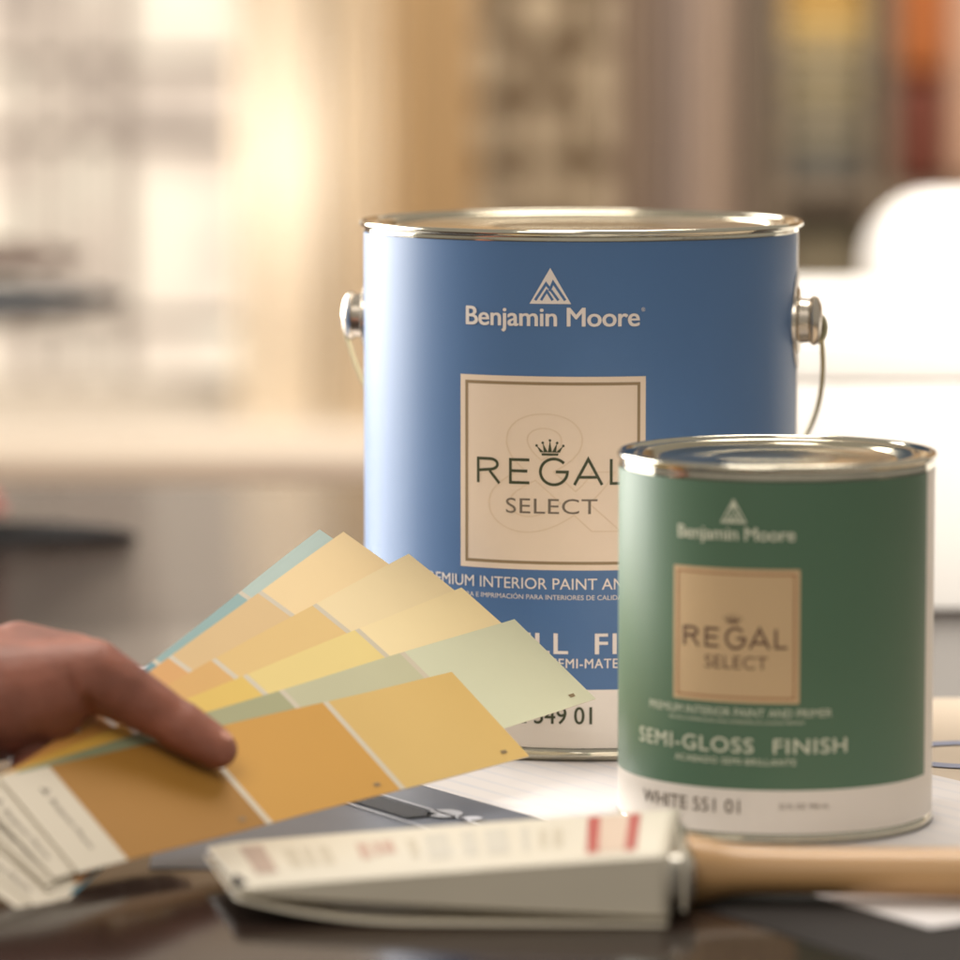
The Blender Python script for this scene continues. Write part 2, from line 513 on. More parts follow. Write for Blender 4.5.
# origin at the near corner; x runs to the right-far, y runs away to the left-far
dX = Vector((dA.y, -dA.x))
shA = sheet('paper_sheet', (.1346, 1.2937), (dX.x, dX.y), .165, .58, .0006, .0002, stripe_paper(), .0002)
tag(shA, 'white paper sheet with faint stripes lying under both paint cans', 'paper sheet')
PAPER_B = mat('cream_paper', (200, 184, 164), rough=.7, spec=.2, vary=(12, .06))
shB = sheet('printed_sheet', (.150, 1.335), (.999, .02), .42, .397, .0003, .0003, PAPER_B, .0001)
tag(shB, 'cream printed sheet with a blue ring drawing, right of the green can', 'paper sheet')
bm = poly_bm(stroke(arc(.0375, .262, .030, .026, 0, 350, 48), .0085, True) + stroke([(.06, .300), (.10, .31), (.15, .30)], .004))
for v in bm.verts: v.co.z = .0008
link_bm('ring_drawing', bm, mat('blue_grey_print', (128, 134, 160), rough=.5), shB)

BROCH = mat('slate_brochure_stock', (92, 95, 104), rough=.42, spec=.4, vary=(30, .12))
bro = sheet('brochure', (-.1060, 1.386), (1, .03), .150, .175, .0001, .0004, BROCH, .0002)
tag(bro, 'dark slate-grey printed brochure under the fan of colour cards', 'brochure')
def wpoly(o, polys, z, name, m):
    """polys given in table coordinates"""
    inv = Matrix.Rotation(-o.rotation_euler.z, 4, 'Z') @ Matrix.Translation((-o.location.x, -o.location.y, 0))
    bm = poly_bm(polys)
    for v in bm.verts:
        v.co = inv @ Vector((v.co.x, v.co.y, 0)); v.co.z = z
    return link_bm(name, bm, m, o, smooth=False)
DARKP = mat('black_grainy_print', (34, 32, 32), rough=.6, vary=(900, .8))
LIGHTP = mat('pale_print', (176, 176, 182), rough=.5)
s0 = Vector((-.052, 1.515)); sd = Vector((.52, -.85)).normalized(); sn = Vector((-sd.y, sd.x))
def band(off, w, l0, l1):
    a = s0 + sn*off
    return [tuple(a+sd*l0), tuple(a+sd*l1), tuple(a+sd*l1+sn*w), tuple(a+sd*l0+sn*w)]
wpoly(bro, [band(0, .0125, 0, .052)], .0010, 'dark_band', DARKP)
wpoly(bro, [band(-.004, .0012, 0, .075), band(.0145, .0014, 0, .075)], .0010, 'ruled_lines', LIGHTP)
wpoly(bro, [arc(-.0120, 1.4790, .0062, .0075, 0, 340, 20), arc(-.0030, 1.4700, .0040, .0035, 0, 340, 16)], .0010, 'printed_mark', LIGHTP)

FOLD = mat('charcoal_folder_board', (38, 34, 32), rough=.7, spec=.2, vary=(40, .15), bump=(400, .1, .0003))
fo = sheet('folder', (.1600, 1.1650), (.866, .5), .30, .215, .0001, .0003, FOLD, .0001)
tag(fo, 'black cardboard folder lying below the brush handle at the table front', 'folder')

# ------------------------------------------------------------------ fan of colour cards
K = .985
CAM = Vector((0, 0, H_CAM))
P0 = CAM + (Vector((-.24628, 1.44243, .09982)) - CAM)*K
e1 = Vector((.68097886, .73053834, .05080882)); e2 = Vector((-.61163354, .52924144, .58805434)); en = Vector((.40270611, -.43152895, .80722398))
e1.normalize(); e2 = (e2-e1*e2.dot(e1)).normalized(); en = e1.cross(e2)
SEC, WID, RR, VV = .06341*K, .04461*K, .233626*K, -.125076*K
WHITE_C = mat('card_white_stock', (200, 189, 168), rough=.45)
cards = [  # angle, dR, sections, colours from the far end, header
    (0.00, -.0001, 3, [(212, 178, 108), (202, 152, 70), (164, 118, 50)]),
    (3.75, .0428, 4, [(208, 210, 182), (190, 188, 156), (164, 164, 128), (140, 146, 114)]),
    (8.347, .0254, 4, [(240, 220, 172), (228, 206, 136), (222, 190, 100), (214, 170, 76)]),
    (13.577, .0097, 4, [(236, 216, 172), (222, 190, 128), (216, 172, 106), (206, 150, 76)]),
    (19.036, -.0156, 4, [(236, 210, 162), (216, 186, 138), (216, 166, 106), (200, 140, 80)]),
    (20.85, -.0261, 4, [(180, 198, 192), (146, 176, 176), (112, 152, 162), (80, 130, 146)]),
]
clabels = ['deep golden orange colour card on top of the fan, thumb pressing its upper edge',
           'sage green colour card second from the top, its tip before the blue can',
           'pale yellow colour card just above the sage green one in the fan',
           'light honey yellow colour card in the middle of the fan',
           'peach cream colour card with its corner standing highest beside the teal one',
           'teal blue colour card at the very back of the fan, only a sliver showing']
CARD_M = {}
def cmat(c):
    if c not in CARD_M:
        CARD_M[c] = mat('painted_colour_chip', c, rough=.6, spec=.3, vary=(18, .03))
    return CARD_M[c]
INK_D = mat('code_text_ink', (140, 118, 84), rough=.5)
INK_C = mat('card_text_ink', (112, 100, 84), rough=.5)
for k, (ang, dR, ns, cols) in enumerate(cards):
    x1 = RR + dR*K; hdr = .021
    x0 = x1 - ns*SEC - hdr
    th = R(ang)
    a1 = e1*math.cos(th) + e2*math.sin(th); a2 = e2*math.cos(th) - e1*math.sin(th)
    off = .0016 - .00062*k
    M = Matrix.Translation(P0 + en*off) @ Matrix((a1, a2, en)).transposed().to_4x4()
    gap = .0026*K
    # breakpoints along the length
    br = [x0, x0+hdr]
    mats = [WHITE_C]; idx = [0]
    for s in range(ns-1, -1, -1):
        xe = x1 - s*SEC; c = cols[s]
        if s > 0:
            br += [xe-gap/2, xe+gap/2]; idx += [len(mats), 0]
        else:
            br += [xe]; idx += [len(mats)]
        mats.append(cmat(c))
    # subdivide long pieces
    xs = [br[0]]; im = []
    for a, b, i in zip(br, br[1:], idx):
        n = max(1, int((b-a)/.005))
        for q in range(n): xs.append(a+(b-a)*(q+1)/n); im.append(i)
    bm = bmesh.new(); ny = 8; tk = .00032
    bend = [.0, .0004, .0006, .0008, .0008, .0008][k]
    def hz(x, y):
        t = max(0, (x-(x1-.05))/.05)
        return -bend*t*t + .0002*math.sin(x*60+k*2)
    V = [[[bm.verts.new((x, VV-WID+WID*j/ny, hz(x, j/ny)-tk*lv)) for j in range(ny+1)] for x in xs] for lv in (0, 1)]
    for i in range(len(xs)-1):
        for j in range(ny):
            f = bm.faces.new([V[0][i][j], V[0][i+1][j], V[0][i+1][j+1], V[0][i][j+1]]); f.material_index = im[i]
            f = bm.faces.new([V[1][i][j], V[1][i][j+1], V[1][i+1][j+1], V[1][i+1][j]])
    for i in range(len(xs)-1):
        bm.faces.new([V[0][i][0], V[1][i][0], V[1][i+1][0], V[0][i+1][0]])
        bm.faces.new([V[0][i][ny], V[0][i+1][ny], V[1][i+1][ny], V[1][i][ny]])
    for j in range(ny):
        bm.faces.new([V[0][0][j], V[0][0][j+1], V[1][0][j+1], V[1][0][j]])
        bm.faces.new([V[0][-1][j], V[1][-1][j], V[1][-1][j+1], V[0][-1][j+1]])
    card = link_bm('colour_card', bm, mats, smooth=False)
    card.matrix_world = M
    tag(card, clabels[k], 'colour card', 'colour cards fanned out in the hand')
    # header lettering reading down the short side
    if k < 5:
        hf = .52 if k == 0 else .17
        bm = text_bm('Benjamin Moore', .0225, .0023, .014, 1)
        rot = Matrix.Translation((x0+hdr*hf, VV-WID*.56, .00025)) @ Matrix.Rotation(-PI/2, 4, 'Z')
        bm.transform(rot)
        t = poly_bm([[(-.0018, 0), (.0018, 0), (0, .0034)]]); t.transform(Matrix.Translation((x0+hdr*hf, VV-WID*.56+.0150, .00025)) @ Matrix.Rotation(-PI/2, 4, 'Z')); merge(bm, t)
        link_bm('header_lettering', bm, INK_C, card, smooth=False)
    # small printed colour code near each chip's lower far corner
    for s in range(ns):
        bm = bmesh.new()
        xc = x1 - s*SEC - .0075
        for q in range(2):
            t = poly_bm([[(xc-.0030, 0), (xc-.0002*q, 0), (xc-.0002*q, .0006), (xc-.0030, .0006)]])
            t.transform(Matrix.Translation((0, VV-WID+.0045-q*.0008, .00025+hz(xc, 0)+q*.00001))); merge(bm, t)
        link_bm('code_lettering', bm, INK_D, card, smooth=False)

# ------------------------------------------------------------------ hand
def plane_at(px, py, lift=0, Yd=None):
    """point where the sight line through a pixel meets the card plane (lift along its normal) or the depth Yd"""
    c, s = math.cos(TILT), math.sin(TILT)
    a = (px-480)/4400; b = -(py-480)/4400
    d = Vector((a, c+b*s, -s+b*c))
    if Yd is not None: return CAM + d*(Yd/d.y)
    o = P0 + en*lift
    return CAM + d*((o-CAM).dot(en)/d.dot(en))

def capsule(bm, a, b, ra, rb, n=14, sx=1, side=None):
    """tapered capsule; optionally widened along 'side' by sx"""
    a = Vector(a); b = Vector(b); ax = (b-a); L = ax.length; ax.normalize()
    x = side.copy() if side is not None else ax.cross(Vector((0, 0, 1)))
    x = (x - ax*x.dot(ax)).normalized(); y = ax.cross(x)
    prof = [(math.sin(t)*ra, -math.cos(t)*ra) for t in [PI/2*q/5 for q in range(6)]] + [(math.sin(t)*rb, L-math.cos(t)*rb) for t in [PI/2+PI/2*q/5 for q in range(6)]]
    M = Matrix.Translation(a) @ Matrix((x*sx, y, ax)).transposed().to_4x4()
    t = bmesh.new(); lathe(t, [(max(r, 0), z) for r, z in prof], 20)
    bmesh.ops.remove_doubles(t, verts=t.verts[:], dist=1e-6)
    merge(bm, t, 0, M)

hb = bmesh.new()
rt = .0076
tip = plane_at(219, 750, rt+.0016)
ip = plane_at(158, 712, .0118)
mcp = plane_at(92, 674, .0150)
cmc = Vector((mcp.x-.030, mcp.y-.010, mcp.z-.006))
capsule(hb, ip, tip, .0082, .0062, sx=1.12, side=e1)
capsule(hb, ip+(tip-ip)*.35, tip-(tip-ip)*.10, .0083, .0070, sx=1.1, side=e1)
capsule(hb, mcp, ip, .0118, .0088)
capsule(hb, cmc, mcp, .0190, .0118)
# palm, thenar mass and back of the hand
pc = plane_at(30, 690, Yd=mcp.y+.004)
capsule(hb, pc, mcp+Vector((-.008, .006, -.002)), .0205, .0150)
pb = plane_at(-60, 690, Yd=mcp.y+.002)
capsule(hb, plane_at(-70, 716, Yd=mcp.y), plane_at(22, 712, Yd=mcp.y), .0185, .0150)
capsule(hb, pb, pc, .0215, .0205, side=Vector((0, 1, 0)), sx=1.25)
# knuckle seen as the peak of the outline
kn = plane_at(86, 652, Yd=mcp.y+.003)
capsule(hb, plane_at(20, 654, Yd=mcp.y+.006), kn, .0110, .0052)
# wrist and forearm leaving the frame
wr = plane_at(-150, 700, Yd=mcp.y-.010)
el = wr + Vector((-.20, -.10, .02))
capsule(hb, wr, pb, .0200, .0215, side=Vector((0, 1, 0)), sx=1.3)
capsule(hb, el, wr, .036, .0205, side=Vector((0, 1, 0)), sx=1.15)
# four fingers reaching under the cards
knk = pc + Vector((.004, .018, -.010))
for (a_, b_, c_, lf, r0) in (((52, 742), (110, 748), (168, 752), -.0125, .0082), ((40, 762), (100, 776), (160, 782), -.0120, .0082),
                             ((30, 785), (84, 803), (138, 808), -.0105, .0074), ((22, 806), (66, 826), (108, 834), -.0085, .0060)):
    j1, j2, j3 = plane_at(*a_, lf), plane_at(*b_, lf), plane_at(*c_, lf)
    s_ = j1 + (knk-j1)*.55
    capsule(hb, s_, j1, r0*1.1, r0); capsule(hb, j1, j2, r0, r0*.93); capsule(hb, j2, j3, r0*.93, r0*.8)

hm = bpy.data.meshes.new('hand_tmp'); hb.to_mesh(hm); hb.free()
ho = bpy.data.objects.new('hand_tmp', hm); COL.objects.link(ho)
md = ho.modifiers.new('r', 'REMESH'); md.mode = 'VOXEL'; md.voxel_size = .0011
md = ho.modifiers.new('s', 'SMOOTH'); md.factor = .6; md.iterations = 9
bpy.context.view_layer.update()
hme = eval_mesh(ho); bpy.data.objects.remove(ho)
# creases: web between thumb and palm, IP joint wrinkles
ncr = plane_at(84, 708, Yd=mcp.y-.014)
cre = [(plane_at(78, 694, .0), plane_at(92, 716, .0)), ]
view = Vector((.0, -1, .15)).normalized()
for v in hme.vertices:
    p = v.co
    # screen position of the vertex
    d = p - CAM; c, s = math.cos(TILT), math.sin(TILT)
    dep = d.y*c - d.z*s
    px = 480+4400*d.x/dep; py = 480-4400*(d.y*s+d.z*c)/dep
    if d.y < 1.44:
        # the fold between thumb and palm
        q = math.exp(-(((px-86)/6.5)**2 + ((py-708)/11)**2))
        q += .45*math.exp(-(((px-74-(py-690)*.25)/4.5)**2 + ((py-690)/16)**2))
        # joint wrinkles on the thumb
        for cx, am in ((124, .5), (131, .7), (138, .5), (146, .25)):
            w_ = (px-cx) - (py-700)*-.45
            q += am*.35*math.exp(-(w_/2.2)**2)*math.exp(-((py-702)/26)**2)
        v.co = p + Vector((0, .0044*q, 0))
SKIN = mat('skin', (154, 97, 79), rough=.5, sss=.22, bump=(210, .55, .0011), vary=(60, .30), spec=.45)
person = link_me('person', hme, SKIN)
for p in person.data.polygons: p.use_smooth = True
tag(person, 'bare hand reaching in from the left, thumb pinching the fan of colour cards', 'person')
# thumb nail on the far upper side of the tip
bm = bmesh.new()
tdir = (tip-ip).normalized(); nn = (en*.85 + Vector((.2, .42, .3))).normalized(); nn = (nn-tdir*nn.dot(tdir)).normalized(); ns_ = tdir.cross(nn)
V = []
for i in range(9):
    row = []
    for j in range(9):
        u = i/8; w_ = (j/8-.5)*2
        wd = .0062*(1-.25*abs(2*u-1)**3)
        a = w_*wd/.0076
        row.append(bm.verts.new(tip - tdir*.0035 + tdir*(u*.0105-.0055) + (nn*math.cos(a)+ns_*math.sin(a))*.0071*(1-.12*u**3)))
    V.append(row)
for i in range(8):
    for j in range(8): bm.faces.new([V[i][j], V[i+1][j], V[i+1][j+1], V[i][j+1]])
bmesh.ops.recalc_face_normals(bm, faces=bm.faces[:])
nail = link_bm('thumb_nail', bm, mat('nail', (206, 150, 132), rough=.25, coat=.3), person)

# ------------------------------------------------------------------ paint brush and its paper sleeve
brush = empty('paintbrush', (.060, 1.337, 0))
WOODH = mat('pale_beech_wood', (198, 156, 106), rough=.38, coat=.25, coat_rough=.25, vary=(30, .15))
nt = WOODH.node_tree
tcs = [n for n in nt.nodes if n.type == 'TEX_NOISE'][0]
mp = nt.nodes.new('ShaderNodeMapping'); mp.inputs['Scale'].default_value = (.12, 3, 3)
tcn = [n for n in nt.nodes if n.type == 'TEX_COORD'][0]
nt.links.new(tcn.outputs['Object'], mp.inputs['Vector']); nt.links.new(mp.outputs['Vector'], tcs.inputs['Vector'])
bm = bmesh.new()
hp = [(.004, .0112, .0120), (.010, .0098, .0110), (.020, .0078, .0092), (.040, .0072, .0088), (.070, .0074, .0092), (.100, .0078, .0100), (.135, .0078, .0100), (.170, .0072, .0088), (.200, .0066, .0076), (.222, .0078, .0080), (.234, .0070, .0072), (.240, .0035, .0035)]
hp = [tuple(v) for v in smooth_prof(hp, 4)]
rings = []
for x, rz_, ry in hp:
    rings.append([bm.verts.new((x, ry*math.cos(2*PI*q/28) - x*.05, .0098 + rz_*math.sin(2*PI*q/28) - x*.002)) for q in range(28)])
for A, B in zip(rings, rings[1:]):
    for q in range(28): bm.faces.new([A[q], A[(q+1) % 28], B[(q+1) % 28], B[q]])
bm.faces.new(rings[-1]); bm.faces.new(rings[0][::-1])
bmesh.ops.recalc_face_normals(bm, faces=bm.faces[:])
link_bm('handle', bm, WOODH, brush)
bm = bmesh.new(); box(bm, (-.040, -.030, .0045), (.0052, .032, .0195), .0035, segs=4)
link_bm('ferrule', bm, mat('nickel_ferrule', (200, 196, 186), rough=.3, metal=1), brush)
bm = bmesh.new()
xs = [-.135, -.10, -.06, -.040]
rw = []
for x, h in zip(xs, (.0006, .0020, .0048, .0066)):
    t_ = (x+.135)/.095
    zc = .0105 + .0015*t_
    rw.append([bm.verts.new((x, y, z)) for y, z in ((-.029, zc-h), (.031, zc-h), (.031, zc+h), (-.029, zc+h))])
for A, B in zip(rw, rw[1:]):
    for q in range(4): bm.faces.new([A[q], A[(q+1) % 4], B[(q+1) % 4], B[q]])
bm.faces.new(rw[0]); bm.faces.new(rw[-1][::-1])
bmesh.ops.recalc_face_normals(bm, faces=bm.faces[:])
link_bm('bristles', bm, mat('black_bristle', (36, 30, 28), rough=.6, vary=(300, .4)), brush, smooth=False)
tag(brush, 'paintbrush with pale wooden handle, its bristles inside a white card sleeve', 'paintbrush')

SLV = mat('cream_card_sleeve', (212, 204, 186), rough=.42, coat=.2, coat_rough=.3, vary=(20, .05))
sleeve = empty('brush_sleeve', (-.01, 1.337, 0))
tag(sleeve, 'flat cream card brush sleeve with red print, lying in the foreground', 'brush sleeve')
N = 36
def sl(t):
    """section of the sleeve at t (0 tip .. 1 open end): x, front y, back y, bottom z, top z (parent space)"""
    xf = -.0722+(.0570+.0722)*t; xb = -.0860+(.0634+.0860)*t
    yf = 1.3023+(1.2990-1.3023)*t; yb = 1.3705+(1.3751-1.3705)*t
    e = min(1, t/.06); e = math.sqrt(max(0, 1-(1-e)**2))
    zt = .0112+.0108*t**.9; zb = .0088-.0066*t**.8
    mid = .0100
    return xf, xb, yf, yb, mid+(zb-mid)*max(e, .25), mid+(zt-mid)*max(e, .25)
def loc(v): return (v[0]+.01, v[1]-1.337, v[2])
th = .0007
bm = bmesh.new(); rings = []
for i in range(N+1):
    t = i/N; xf, xb, yf, yb, zb, zt = sl(t)
    cb = .0012
    ring = [(xf, yf+cb, zb), (xb, yb-cb, zb), (xb, yb, zb+cb*.6), (xb, yb, zt-cb*.6), (xb, yb-cb, zt), (xf+(xb-xf)*.5, (yf+yb)/2, zt+.0004), (xf, yf+cb, zt), (xf, yf, zt-cb*.6), (xf, yf, zb+cb*.6)]
    rings.append([bm.verts.new(loc(v)) for v in ring])
m_ = len(rings[0])
for A, B in zip(rings, rings[1:]):
    for q in range(m_): bm.faces.new([A[q], A[(q+1) % m_], B[(q+1) % m_], B[q]])
bm.faces.new(rings[0])
bmesh.ops.recalc_face_normals(bm, faces=bm.faces[:])
o = link_bm('sleeve_shell', bm, SLV, sleeve)
sd_ = o.modifiers.new('s', 'SOLIDIFY'); sd_.thickness = th; sd_.offset = -1
sharp(o, 30)
# loose lower flap
bm = bmesh.new(); rows = []
for i in range(N+1):
    t = i/N; xf, xb, yf, yb, zb, zt = sl(t)
    z = .0008 + .0074*max(0, 1-t/.42)**2
    rows.append([bm.verts.new(loc((xf-.001+(xb-xf)*j/6, yf-.0022+(yb-yf)*j/6, z))) for j in range(7)])
for A, B in zip(rows, rows[1:]):
    for j in range(6): bm.faces.new([A[j], B[j], B[j+1], A[j+1]])
o = link_bm('lower_flap', bm, SLV, sleeve); sd_ = o.modifiers.new('s', 'SOLIDIFY'); sd_.thickness = .0005
# end tab wrapping the ferrule
bm = bmesh.new()
box(bm, (.0706, -.0345, .0034), (.0722, .0350, .0205), .0007)
link_bm('end_tab', bm, SLV, sleeve)
def on_top(u0, u1, v0, v1, name, m):
    """printed patch on the sleeve's upper face; u along the length, v front to back"""
    bm = bmesh.new(); n = 6
    def P(u, v):
        xf, xb, yf, yb, zb, zt = sl(u)
        return loc((xf+(xb-xf)*v, yf+(yb-yf)*v, zt + .0004*(1-abs(2*v-1)) + .00018))
    g = [[bm.verts.new(P(u0+(u1-u0)*i/n, v0+(v1-v0)*j/n)) for j in range(n+1)] for i in range(n+1)]
    for i in range(n):
        for j in range(n): bm.faces.new([g[i][j], g[i+1][j], g[i+1][j+1], g[i][j+1]])
    return bm
RED = mat('red_print', (168, 72, 62), rough=.45)
m__ = RED
for u0, u1 in ((.805, .832), (.893, .918)): link_bm('red_bar', on_top(u0, u1, .12, .92, '', None), m__, sleeve, smooth=False)
link_bm('pink_panel', on_top(.832, .893, .12, .92, '', None), mat('pink_print', (200, 178, 158), rough=.45), sleeve, smooth=False)
link_bm('mauve_square', on_top(.055, .105, .22, .85, '', None), mat('mauve_print', (170, 148, 134), rough=.45), sleeve, smooth=False)
m__ = mat('faded_red_print', (186, 156, 140), rough=.45)
for u0, u1, v0, v1 in ((.30, .325, .35, .7), (.335, .35, .4, .7), (.355, .38, .42, .72)): link_bm('red_letter', on_top(u0, u1, v0, v1, '', None), m__, sleeve, smooth=False)
m__ = mat('lilac_print', (194, 188, 174), rough=.45)
for u0, u1 in ((.45, .50), (.53, .56), (.58, .63), (.66, .675)): link_bm('lilac_letter', on_top(u0, u1, .25, .8, '', None), m__, sleeve, smooth=False)
m__ = mat('grey_print', (190, 180, 160), rough=.45)
for u0, u1 in ((.14, .17), (.18, .20), (.215, .24), (.41, .43), (.70, .715), (.73, .75)): link_bm('grey_letter', on_top(u0, u1, .3, .7, '', None), m__, sleeve, smooth=False)

# ------------------------------------------------------------------ white things at the right
WB = mat('white_carton_board', (238, 234, 228), rough=.5)
bx = empty('white_carton', (.34, 2.24, 0))
tag(bx, 'bright white carton standing on the table right behind the cans', 'carton')
bm = bmesh.new(); box(bm, (-.24, -.25, 0), (.30, .22, .105), .003)
sharp(link_bm('carton_body', bm, WB, bx))
bm = bmesh.new(); box(bm, (-.2405, -.2505, .1052), (.3005, .2205, .124), .003, segs=3)
sharp(link_bm('carton_lid', bm, WB, bx))

CH = mat('white_upholstery', (240, 236, 230), rough=.8, sheen=.2, bump=(60, .3, .003))
ac = empty('armchair', (.642, 3.35, -.75))
tag(ac, 'white upholstered armchair with rounded back, beyond the table at right', 'armchair')
for nm, lo, hi, bv in (('backrest', (-.33, .10, .30), (.36, .28, .872), .055), ('seat', (-.30, -.36, .22), (.33, .11, .42), .04),
                       ('armrest', (-.36, -.38, .18), (-.28, .10, .60), .035), ('armrest', (.31, -.38, .18), (.39, .10, .60), .035)):
    bm = bmesh.new(); box(bm, lo, hi, bv, segs=6); link_bm(nm, bm, CH, ac)
LEGM = mat('dark_chair_wood', (50, 34, 28), rough=.4)
for x in (-.30, .33):
    for y in (-.32, .20):
        bm = bmesh.new(); lathe(bm, [(0, 0), (.014, 0), (.022, .2), (0, .2)], 16, M=Matrix.Translation((x, y, 0))); sharp(link_bm('leg', bm, LEGM, ac))

# ------------------------------------------------------------------ dark chair and bag at the left
BLK = mat('black_lacquer', (26, 24, 22), rough=.35)
BR = mat('brown_leather', (88, 68, 54), rough=.45)
dc = empty('dining_chair', (-.525, 3.35, -.75))
tag(dc, 'dark chair with a curved black top rail, beyond the table at far left', 'chair')
bm = bmesh.new()
tube(bm, [(-.26+.52*k/16, .10*math.sin(PI*k/16)-.05, .772 + .034*k/16) for k in range(17)], [.027*(1-(k/16)**4*.88) for k in range(17)], 12)
link_bm('top_rail', bm, BLK, dc)
bm = bmesh.new()
for k in range(0, 17):
    pass
tube(bm, [(-.25+.48*k/16, .10*math.sin(PI*k/16)-.052, .813 + .026*k/16) for k in range(17)], [.024*(1-(k/16)**4*.88) for k in range(17)], 12)
link_bm('head_cushion', bm, BR, dc)
for x in (-.24, .10):
    bm = bmesh.new(); tube(bm, [(x, -.02, 0), (x, -.02, .43), (x, .02, .790)], .014, 10); link_bm('rear_leg', bm, BLK, dc)
    bm = bmesh.new(); tube(bm, [(x, -.44, 0), (x, -.44, .42)], .015, 10); link_bm('front_leg', bm, BLK, dc)
bm = bmesh.new(); box(bm, (-.26, -.46, .42), (.26, 0, .48), .02, segs=4); link_bm('seat', bm, BLK, dc)

bag = empty('soft_bag', (-.262, 2.27, 0))
tag(bag, 'small black soft bag with a pinkish fold, far left on the table', 'bag')
def blob(sx, sy, sz, seed, cz):
    bm = bmesh.new(); bmesh.ops.create_icosphere(bm, subdivisions=4, radius=1)
    for v in bm.verts:
        n = 1+.16*noise.noise(v.co*1.6+Vector((seed, 0, 0)))
        v.co = Vector((v.co.x*sx*n, v.co.y*sy*n, max(-.0, (v.co.z*sz*n))+cz if v.co.z > -.2 else cz))
    return bm
bm = blob(.088, .034, .007, 3, .0)
link_bm('bag_body', bm, mat('black_cloth', (20, 19, 19), rough=.95, spec=.15), bag)
bm = blob(.030, .03, .021, 7, .012); bm.transform(Matrix.Translation((-.015, .01, 0)))
link_bm('bag_fold', bm, mat('dusty_pink_cloth', (150, 98, 90), rough=.75), bag)

# ------------------------------------------------------------------ room behind
FL = mat('floor_carpet', (150, 125, 105), rough=.8, vary=(3, .2))
bm = bmesh.new(); box(bm, (-6, -2, -.80), (6, 8.6, -.75)); tag(link_bm('floor', bm, FL, smooth=False), kind='structure')
WL = mat('wall_plaster', (176, 150, 118), rough=.8, vary=(2, .06))
# wall with a window opening
wx0, wx1, wz0, wz1 = -1.75, -.245, -.33, .92
bm = bmesh.new()
Yw = 6.4
for lo, hi in (((-5, Yw, -.75), (wx0, Yw+.18, 2.0)), ((wx1, Yw, -.75), (5, Yw+.18, 2.0)), ((wx0, Yw, -.75), (wx1, Yw+.18, wz0)), ((wx0, Yw, wz1), (wx1, Yw+.18, 2.0))):
    box(bm, lo, hi)
bmesh.ops.remove_doubles(bm, verts=bm.verts[:], dist=1e-5)
tag(link_bm('wall', bm, WL, smooth=False), 'tan plaster wall of the room with the window in it', 'wall', kind='structure')
win = empty('window', ((wx0+wx1)/2, Yw+.06, wz0))
tag(win, 'bright paned window with pale frame in the left background', 'window')
WF = mat('pale_window_paint', (214, 204, 188), rough=.5)
hw = (wx1-wx0)/2; hh = wz1-wz0
bm = bmesh.new()
box(bm, (-hw, -.03, 0), (-hw+.06, .04, hh), .004); box(bm, (hw-.06, -.03, 0), (hw, .04, hh), .004)
box(bm, (-hw+.06, -.03, 0), (hw-.06, .04, .06), .004); box(bm, (-hw+.06, -.03, hh-.06), (hw-.06, .04, hh), .004)
link_bm('frame', bm, WF, win, smooth=False)
MU = mat('grey_muntin_paint', (140, 130, 122), rough=.5)
for x in (-.42, -.14, .12, .335, .40, .47):
    bm = bmesh.new(); box(bm, (x-.013, -.012, .06), (x+.013, .02, hh-.06), .002); link_bm('muntin', bm, MU, win, smooth=False)
for z in (.14, .41, .52, .85, 1.05):
    bm = bmesh.new(); box(bm, (-hw+.06, -.0118, z-.010), (hw-.06, .0198, z+.010), .002); link_bm('transom_bar', bm, MU, win, smooth=False)
sill = empty('window_bench', ((wx0+wx1)/2+.1, Yw-.35, -.75))
tag(sill, 'low bright ledge running under the window behind the table', 'bench')
bm = bmesh.new(); box(bm, (-1.1, -.20, .40), (.86, .33, .455), .01); link_bm('bench_top', bm, mat('white_bench_paint', (228, 216, 198), rough=.35), sill, smooth=False)
bm = bmesh.new(); box(bm, (-1.08, -.17, 0), (.84, .30, .398), .004); link_bm('bench_front', bm, mat('cream_bench_panel', (172, 140, 122), rough=.6, vary=(6, .3)), sill, smooth=False)

# daylight outside the window: sky backdrop with soft blotches of foliage and facades
def outside():
    m = bpy.data.materials.new('daylight_outside'); m.use_nodes = True
    nt = m.node_tree; nt.nodes.clear()
    out = nt.nodes.new('ShaderNodeOutputMaterial'); em = nt.nodes.new('ShaderNodeEmission')
    tc = nt.nodes.new('ShaderNodeTexCoord'); n = nt.nodes.new('ShaderNodeTexNoise'); n.inputs['Scale'].default_value = 4.6; n.inputs['Detail'].default_value = 3
    cr = nt.nodes.new('ShaderNodeValToRGB'); e = cr.color_ramp.elements
    e[0].position = .30; e[0].color = lin((186, 168, 152))+(1,)
    e[1].position = .70; e[1].color = lin((255, 244, 218))+(1,)
    x = e.new(.5); x.color = lin((232, 212, 190))+(1,)
    nt.links.new(tc.outputs['Object'], n.inputs['Vector']); nt.links.new(n.outputs['Fac'], cr.inputs['Fac'])
    nt.links.new(cr.outputs['Color'], em.inputs['Color']); em.inputs['Strength'].default_value = .88
    nt.links.new(em.outputs[0], out.inputs['Surface'])
    return m
bm = bmesh.new(); box(bm, (-5, 8.3, -1.2), (4.5, 8.34, 3.5))
tag(link_bm('sky', bm, outside(), smooth=False), kind='structure')

